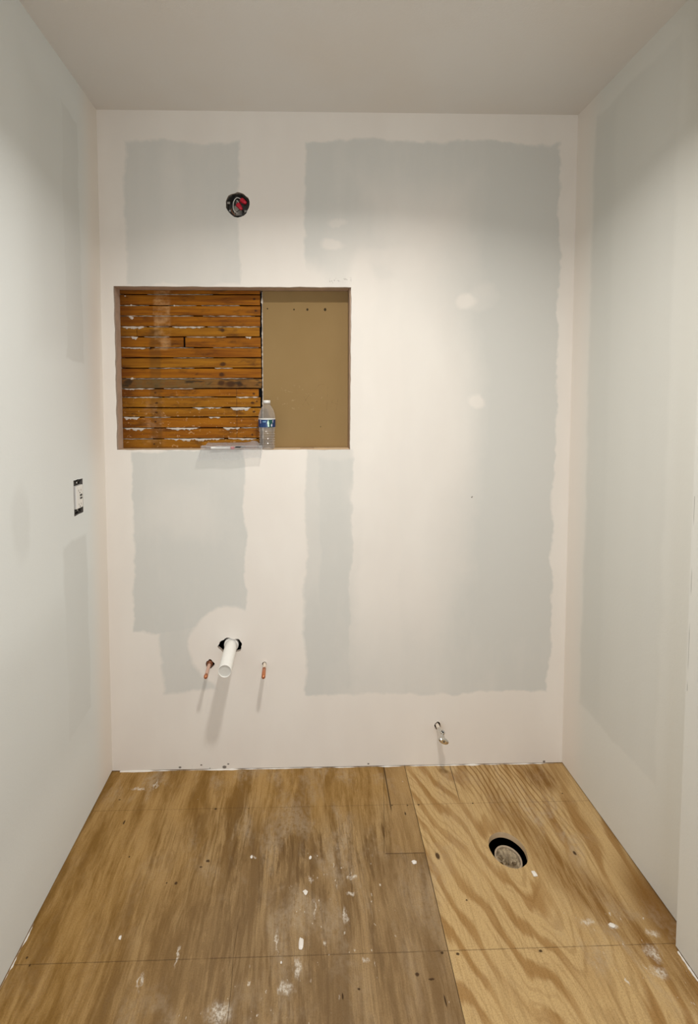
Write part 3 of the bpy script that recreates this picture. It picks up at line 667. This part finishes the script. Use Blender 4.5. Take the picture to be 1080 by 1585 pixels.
# ------------------------------------------------------------------ plastic bag with tools, hanging over the sill
bg = thing('plastic_bag', 'crinkled clear plastic bag drooping over the niche sill, left of the bottle', 'bag', (0.47, 0.02, 1.259))
path = [(0.050, 0.004), (0.046, 0.016), (0.036, 0.0225), (0.020, 0.020), (0.004, 0.0165), (-0.008, 0.0135), (-0.016, 0.004), (-0.020, -0.008), (-0.023, -0.018), (-0.026, -0.028), (-0.028, -0.037)]
pp = spline([(0, a, b) for a, b in path], 4); n = len(pp)
bm = bmesh.new(); nu = 60; grid = []
for j, q in enumerate(pp):
    t = j/(n-1); row = []
    xl = -0.098 - 0.016*t; xr = 0.104 + 0.020*min(1, t*2) - 0.010*max(0, t-0.6)
    for i in range(nu+1):
        u = i/nu; x = xl + (xr-xl)*u
        edge = max(0, abs(u-0.5)*2-0.86)/0.14
        lift = 0.0020*mnoise.noise(Vector((x*60, q.y*55, 1))) + 0.0012*mnoise.noise(Vector((x*170, q.y*150, 4)))
        rise = 0.010*math.exp(-((x-0.088)/0.020)**2) * max(0, 1 - abs(t-0.3)/0.3) 
        z_ = q.z + lift*(0.9 if t < 0.45 else 0.3) + rise
        if t < 0.42: z_ = max(0.0012, z_ * (1 - 0.75*edge**2))
        y_ = q.y - 0.02 + lift*(0.9 if t < 0.45 else 0.35)
        hang = max(0, (t-0.5)*2)
        z_ += hang * (0.006*u + 0.003*math.sin(u*9) - 0.004*(1-u))
        if q.z < 0.006 and t > 0.5: y_ = min(y_, -0.0245)
        row.append(bm.verts.new((x, y_, z_)))
    grid.append(row)
for A, B in zip(grid, grid[1:]):
    for i in range(nu): bm.faces.new((A[i], A[i+1], B[i+1], B[i]))
sh = build('bag_film', bm, M['bag'], bg, True)
bm = bmesh.new(); lo = []
for j in range(9):
    y_ = 0.028 - 0.0060*j*1.1; lo.append([bm.verts.new((-0.098 + 0.205*i/30, y_, 0.0007 + 0.0008*abs(mnoise.noise(Vector((i*0.7, j*0.7, 2)))))) for i in range(31)])
for A, B in zip(lo, lo[1:]):
    for i in range(30): bm.faces.new((A[i], A[i+1], B[i+1], B[i]))
build('bag_underside', bm, M['bag'], bg, True)
bm = bmesh.new()      # folded front rim, a brighter crease
tube(bm, [(-0.108 + 0.230*i/40, -0.0300 + 0.0010*mnoise.noise(Vector((i*0.4, 0, 0))), 0.0125 + 0.0030*mnoise.noise(Vector((i*0.21, 1, 0)))) for i in range(41)], 0.0008, 6)
build('bag_crease', bm, M['bag_edge'], bg, True)
bm = bmesh.new()
tube(bm, spline([(-0.098, -0.006, 0.003), (-0.108, -0.034, -0.004), (-0.112, -0.042, -0.016), (-0.114, -0.047, -0.028), (-0.116, -0.049, -0.038)], 5), 0.0009, 6)
build('side_seam', bm, M['bag_edge'], bg, True); bm = bmesh.new()
tube(bm, spline([(0.106, -0.006, 0.004), (0.120, -0.030, 0.004), (0.121, -0.042, -0.008), (0.120, -0.046, -0.020), (0.119, -0.049, -0.030)], 5), 0.0009, 6)
build('side_seam', bm, M['bag_edge'], bg, True)
# tools inside
pn_ = thing('marker_pen', 'white stick-like marker with a red tip inside the plastic bag', 'marker', (0.44, -0.008, 1.2655))
bm = bmesh.new(); lathe(bm, [(0, -0.041), (0.0042, -0.040), (0.0046, -0.036), (0.0046, 0.033), (0.0, 0.033)], 20, axis_m((0, 0, 0), (1, 0.05, 0))); build('barrel', bm, M['white'], pn_, True)
bm = bmesh.new(); lathe(bm, [(0.0046, 0.0335), (0.0060, 0.035), (0.0064, 0.041), (0.0052, 0.047), (0, 0.049)], 20, axis_m((0, 0, 0), (1, 0.05, 0))); build('red_cap', bm, M['red'], pn_, True)
cl_ = thing('spring_clip', 'small black clip with a white face inside the plastic bag, beside the red tip', 'clip', (0.508, -0.004, 1.2655))
bm = bmesh.new()
vs = [(-0.016, -0.010), (0.002, -0.011), (0.014, 0.006), (0.019, 0.015), (0.006, 0.014), (-0.004, 0.012)]
A = [bm.verts.new((a, b, 0.0)) for a, b in vs]; B = [bm.verts.new((a, b, 0.006)) for a, b in vs]
bm.faces.new(A); bm.faces.new(B)
for i in range(6): bm.faces.new((A[i], A[(i+1) % 6], B[(i+1) % 6], B[i]))
bevelled(bm, 0.001, 2); build('clip_body', bm, M['black'], cl_)
bm = bmesh.new(); lathe(bm, [(0, 0.0068), (0.0042, 0.0068), (0.0048, 0.0062), (0.0048, 0.0058)], 16, Matrix.Translation((-0.001, 0.0005, 0)) @ Matrix.Scale(0.75, 4, (1, 0, 0))); build('clip_face', bm, M['white'], cl_)

# ------------------------------------------------------------------ round electrical box high on the wall
jb = thing('junction_box', 'round open electrical box with red wire connectors, high above the wall niche', 'electrical box', (0.5075, 0.0, 2.1665))
AX = Matrix.Rotation(-PI/2, 4, 'X')        # +Z of the profile -> +Y, into the wall
bm = bmesh.new(); lathe(bm, [(0.0428, 0.0045), (0.0418, 0.0045), (0.0412, 0.044), (0.0, 0.044), (0.0, 0.0455), (0.0425, 0.0455)], 8, AX @ Matrix.Rotation(PI/8, 4, 'Z')); build('box_body', bm, M['steel_dark'], jb)
bm = bmesh.new(); box(bm, (-0.020, 0.0415, -0.030), (0.012, 0.0436, 0.014)); bevelled(bm, 0.001, 1); build('back_plate', bm, M['steel'], jb)
for (a, b) in ((-0.034, 0.008), (0.030, -0.022)):
    bm = bmesh.new(); box(bm, (a-0.006, 0.006, b-0.004), (a+0.006, 0.0072, b+0.004)); bevelled(bm, 0.0005, 1); tb = build('screw_tab', bm, M['steel'], jb)
    bm = bmesh.new(); lathe(bm, [(0, -0.0022), (0.0024, -0.0018), (0.0030, 0.0), (0.0030, 0.001)], 14, Matrix.Translation((a, 0.006, b)) @ AX); build('screw', bm, M['steel'], tb)
bm = bmesh.new(); lathe(bm, [(0.0075, 0), (0.0085, 0.001), (0.0085, 0.006), (0.006, 0.007)], 14, axis_m((-0.035, 0.030, -0.012), (1, 0, 0))); build('cable_clamp', bm, M['steel'], jb)
bm = bmesh.new(); tube(bm, spline([(0.004, 0.036, 0.028), (0.010, 0.010, 0.024), (-0.002, 0.004, 0.026), (-0.012, 0.003, 0.016), (-0.0165, 0.003, -0.002), (-0.014, 0.004, -0.020), (-0.004, 0.010, -0.028), (0.004, 0.030, -0.026)], 6), 0.0013, 8); build('white_wire', bm, M['white'], jb, True)
bm = bmesh.new(); tube(bm, spline([(-0.010, 0.040, 0.020), (-0.004, 0.012, 0.020), (0.004, 0.010, 0.008), (0.012, 0.012, 0.000)], 6), 0.0013, 8); build('white_wire', bm, M['white'], jb, True)
bm = bmesh.new(); tube(bm, spline([(-0.014, 0.040, -0.02), (-0.010, 0.016, -0.024), (0.002, 0.012, -0.018), (0.010, 0.014, -0.012), (0.018, 0.036, -0.012)], 6), 0.0014, 8); build('black_wire', bm, M['black'], jb, True)
bm = bmesh.new(); tube(bm, spline([(-0.028, 0.040, 0.02), (-0.022, 0.016, 0.022), (-0.006, 0.014, 0.034), (0.016, 0.014, 0.024), (0.024, 0.03, 0.01)], 6), 0.0014, 8); build('black_wire', bm, M['black'], jb, True)
bm = bmesh.new(); tube(bm, spline([(-0.030, 0.040, -0.005), (-0.025, 0.016, -0.008), (-0.022, 0.012, -0.022), (-0.010, 0.02, -0.034)], 6), 0.0012, 8); build('copper_wire', bm, M['copper'], jb, True)
def nut(base, d, L=0.026):
    bm = bmesh.new(); lathe(bm, [(0, 0), (0.0080, 0), (0.0086, 0.002), (0.0080, 0.007), (0.0066, L*0.6), (0.0048, L-0.002), (0.0, L)], 24, axis_m(base, d), wob=lambda i, h: 0.10*(i % 2) if h > 0.001 else 0)
    build('red_wire_connector', bm, M['red'], jb, True)
nut((0.000, 0.008, 0.004), (0.60, -0.25, -0.85), 0.028); nut((0.013, 0.010, 0.021), (0.75, -0.25, -0.62), 0.026)

# ------------------------------------------------------------------ outlet on the left wall
gb = thing('outlet', 'uncovered white safety outlet with two black buttons, recessed in the left wall', 'outlet', (0.0, -0.1975, 1.1235))
def gbox(name, a, b, mat, bev=0.0006, parent=gb):   # local axes: x out of the wall, y toward the back wall, z up
    bm = bmesh.new(); box(bm, a, b)
    if bev: bevelled(bm, bev, 2)
    return build(name, bm, mat, parent)
bm = bmesh.new()
for q in (((-0.052, -0.030, -0.057), (-0.050, 0.030, 0.057)), ((-0.050, -0.030, -0.057), (-0.016, -0.0285, 0.057)), ((-0.050, 0.0265, -0.057), (-0.016, 0.0285, 0.057)), ((-0.050, -0.0285, -0.057), (-0.016, 0.0285, -0.0555)), ((-0.050, -0.0285, 0.0555), (-0.016, 0.0285, 0.057))): box(bm, *q)
build('wall_box', bm, M['black'], gb)
st_ = gbox('mounting_strap', (-0.0125, -0.010, -0.053), (-0.0110, 0.020, 0.053), M['steel_dark'])
gbox('outlet_face', (-0.0088, -0.0212, -0.0375), (0.0030, 0.0215, 0.0385), M['white'], 0.0012)
gbox('outlet_button', (0.0030, 0.0025, 0.0015), (0.0042, 0.0155, 0.0080), M['black'], 0.0004)
gbox('outlet_button', (0.0030, 0.0025, -0.0080), (0.0042, 0.0155, -0.0020), M['black'], 0.0004)
for zc in (0.022, -0.024):
    for dy in (-0.006, 0.008):
        gbox('plug_slot', (0.0030, dy, zc-0.003), (0.00325, dy+0.0016, zc+0.003), M['steel_dark'], 0)
    bm = bmesh.new(); lathe(bm, [(0, 0.0003), (0.0022, 0.0003), (0.0022, -0.0003)], 14, axis_m((0.0030, 0.002, zc - 0.008), (1, 0, 0))); build('ground_hole', bm, M['steel_dark'], gb)
for zc in (0.0465, -0.0465):
    bm = bmesh.new(); lathe(bm, [(0, 0.0026), (0.0024, 0.0022), (0.0036, 0.0004), (0.0036, -0.0004)], 16, axis_m((-0.0086, 0.004, zc), (1, 0, 0))); build('screw', bm, M['steel'], gb)
for zc in (0.0520, -0.0525):
    gbox('strap_ear', (-0.0088, 0.008, zc-0.003), (-0.0074, 0.020, zc+0.003), M['steel_dark'])
for zc in (0.000, ):
    gbox('side_terminal', (-0.020, -0.0270, zc-0.004), (-0.012, -0.0206, zc+0.004), M['steel'])
    
# ------------------------------------------------------------------ sink waste and supply stubs
def out(p0, p1): return axis_m(p0, Vector(p1) - Vector(p0)), (Vector(p1) - Vector(p0)).length
pv = thing('pvc_waste_pipe', 'fat white plastic drain pipe sticking out of a dark ragged hole in the back wall', 'pipe', (0.4645, 0.0, 0.4960))
A, L = out((0.0002, 0.05, 0.0005), (0.0047, -0.155, -0.0035))
bm = bmesh.new(); lathe(bm, [(0.0235, 0), (0.0235, L-0.0012), (0.0228, L), (0.0218, L), (0.0216, L-0.003), (0.0214, L-0.004)], 48, A); build('pipe', bm, M['pvc'], pv, True)
bm = bmesh.new(); lathe(bm, [(0.0217, L-0.0032), (0.0200, L-0.0034), (0.0, L-0.0036)], 48, A); build('end_cap', bm, M['pvc_cap'], pv, True)
bm = bmesh.new(); lathe(bm, [(0.0235, 0.015), (0.0278, 0.016), (0.0282, 0.042), (0.0268, 0.0445), (0.0235, 0.0445)], 48, A); build('coupling_collar', bm, M['pvc'], pv, True)

def stub(label, x, z, tip, dark):
    s_ = thing('copper_pipe_stub', label, 'pipe', (x, 0.0, z))
    A, L = out((0, 0.03, 0), tip)
    r = 0.0062; k = L*0.52 if not dark else L-0.016
    m1 = M['copper_dull'] if dark else M['primed']
    bm = bmesh.new(); lathe(bm, [(r, 0), (r, k)], 20, A); build('pipe', bm, m1, s_, True)
    bm = bmesh.new(); lathe(bm, [(r+0.0001, k), (r+0.0010, k+0.0008), (r+0.0011, L-0.0035), (r*0.9, L-0.0015), (r*0.5, L), (0, L+0.0002)], 20, A); build('end_cap', bm, M['copper'], s_, True)
    if dark:
        bm = bmesh.new(); lathe(bm, [(0.0062, 0.012), (0.0125, 0.014), (0.0135, 0.024), (0.0120, 0.034), (0.0085, 0.037), (0.0062, 0.038)], 20, A, wob=lambda i, h: 0.10*mnoise.noise(Vector((i*0.8, h*90, 2)))); build('solder_fitting', bm, M['copper_dark'], s_, True)
    return s_
stub('capped copper water stub with a tarnished fitting, left of the fat white drain pipe', 0.3815, 0.4275, (0.0035, -0.084, -0.003), True)
stub('thin capped copper water stub half covered in wall paint, right of the drain pipe', 0.5940, 0.4225, (0.0035, -0.084, -0.001), False)

# ------------------------------------------------------------------ toilet shut-off valve
vv = thing('shutoff_valve', 'small chrome shut-off valve with an oval handle, low on the back wall at right', 'valve', (1.2725, 0.0, 0.1640))
d0 = Vector((-0.0075, -0.110, 0.0150)); A, L = out((0.0015, 0.03, -0.004), d0)
bm = bmesh.new(); lathe(bm, [(0.0068, 0), (0.0068, 0.058), (0.0, 0.058)], 20, A); build('supply_pipe', bm, M['primed'], vv, True)
bm = bmesh.new(); lathe(bm, [(0.0068, 0.058), (0.0098, 0.059), (0.0102, 0.061), (0.0102, 0.072), (0.0088, 0.074)], 6, A); build('compression_nut', bm, M['chrome'], vv)
bm = bmesh.new(); lathe(bm, [(0.0085, 0.074), (0.0095, 0.077), (0.0098, 0.088), (0.0104, 0.100), (0.0096, 0.106), (0.0060, 0.110), (0.0045, 0.118), (0.0045, 0.126)], 24, A); bdy = build('valve_body', bm, M['chrome'], vv, True)
bm = bmesh.new(); pA = A @ Vector((0, 0, 0.090)); lathe(bm, [(0.0078, 0.004), (0.0082, 0.006), (0.0082, 0.018), (0.0070, 0.019), (0.0058, 0.019), (0.0055, 0.012), (0, 0.012)], 20, axis_m(pA, (0.25, -0.35, 0.90))); build('outlet_port', bm, M['chrome'], vv, True)
bm = bmesh.new(); lathe(bm, [(0.0, 0.0145), (0.0054, 0.0145), (0.0054, 0.0135)], 16, axis_m(pA, (0.25, -0.35, 0.90))); build('port_opening', bm, M['black'], vv)
hA = A @ Matrix.Translation((0, 0, 0.124))
rotz = (hA.to_3x3().inverted() @ Vector((0.93, 0.0, -0.36)))
ang = math.atan2(rotz.y, rotz.x)
bm = bmesh.new(); lathe(bm, [(0, -0.004), (0.010, -0.004), (0.0160, -0.0015), (0.0175, 0.002), (0.0165, 0.0055), (0.012, 0.0080), (0.006, 0.0085), (0, 0.0075)], 36, hA @ Matrix.Rotation(ang, 4, 'Z') @ Matrix.Diagonal((1.12, 0.62, 1, 1))); build('oval_handle', bm, M['chrome'], vv, True)
bm = bmesh.new(); lathe(bm, [(0, 0.0100), (0.0026, 0.0096), (0.0036, 0.0080), (0.0036, 0.006)], 16, hA); build('handle_screw', bm, M['steel_dark'], vv, True)

# ------------------------------------------------------------------ closet drain in the floor
dp = thing('closet_drain_pipe', 'open toilet drain pipe just below the round hole cut in the plywood floor', 'pipe', (1.405, -0.3250, -0.034))
bm = bmesh.new(); lathe(bm, [(0.0415, -0.20), (0.0415, -0.001), (0.0410, 0.0), (0.0365, 0.0), (0.0360, -0.001), (0.0360, -0.20)], 48, wob=lambda i, h: 0.01*mnoise.noise(Vector((i*0.9, 0, 0)))); build('pipe', bm, M['pipe_dirty'], dp, True)
bm = bmesh.new(); bmesh.ops.create_icosphere(bm, subdivisions=5, radius=0.033)
for v in bm.verts:
    c = v.co.copy(); k = 1 + 0.42*(1-abs(mnoise.noise(c*75 + Vector((3, 1, 5))))*4.4) + 0.28*mnoise.noise(c*150)
    v.co = Vector((c.x*k, c.y*k, c.z*k*0.8))
for v in bm.verts:
    rr = math.hypot(v.co.x, v.co.y)
    if rr > 0.0352: v.co.x *= 0.0352/rr; v.co.y *= 0.0352/rr
rg = build('stuffed_rag', bm, M['cloth'], None, False, (1.405, -0.3250, -0.060)); tag(rg, 'crumpled stained rag stuffed into the toilet drain pipe in the floor hole', 'rag')

# ------------------------------------------------------------------ crumbs of compound on the floor
def crumb(x, y, rx, ry, rz, label, seed):
    bm = bmesh.new(); bmesh.ops.create_icosphere(bm, subdivisions=2, radius=1.0)
    for v in bm.verts:
        k = 1 + 0.55*mnoise.noise(v.co*1.3 + Vector((seed*3.1, 0, 0))); v.co = Vector((v.co.x*k*rx, v.co.y*k*ry, max(-0.0, (v.co.z*0.6*k+0.4)*rz)))
    o = build('plaster_crumb', bm, M['compound'], None, False, (x, y, 0.0002)); return tag(o, label, 'plaster crumb', 'plaster crumbs on the plywood floor')
crumb(1.447, -0.405, .0075, .0085, .0045, 'white crumb of compound on the floor just below right of the drain hole', 1)
crumb(1.090, -0.363, .0075, .0055, .004, 'white crumb left of the floor seam, level with the drain hole', 2)
crumb(0.738, -0.562, .0070, .0130, .004, 'largest pointed white chip in the middle of the floor, just behind the near chalk line', 3)
crumb(0.750, -0.440, .0065, .0070, .003, 'white crumb in the middle of the floor between two streaks of spatter', 4)
crumb(0.580, -0.336, .0035, .0050, .003, 'small white crumb on the floor straight out from the drain pipe', 5)
crumb(0.766, -0.342, .0045, .0050, .003, 'small rounded white crumb at mid floor, right of the one below the drain pipe', 6)
crumb(0.252, -0.538, .0035, .0050, .0025, 'lone small white crumb on the left of the floor by the near chalk line', 7)
crumb(0.687, -0.6, .002, .0030, .002, 'tiny white crumb just in front of the near chalk line at mid floor', 8)
crumb(1.590, -0.540, .0080, .0060, .003, 'white crumb among the spatter near the right wall', 10)

# ------------------------------------------------------------------ ceiling downlight (its lamp is at the top of the script)
cl2 = thing('ceiling_light', 'slim round white downlight flush with the ceiling', 'light', (LX, LY, H))
bm = bmesh.new(); lathe(bm, [(0.068, -0.0015), (0.072, -0.006), (0.086, -0.004), (0.088, -0.0004)], 48); build('trim_ring', bm, M['white'], cl2, True)
print('DONE objects', len(bpy.data.objects))
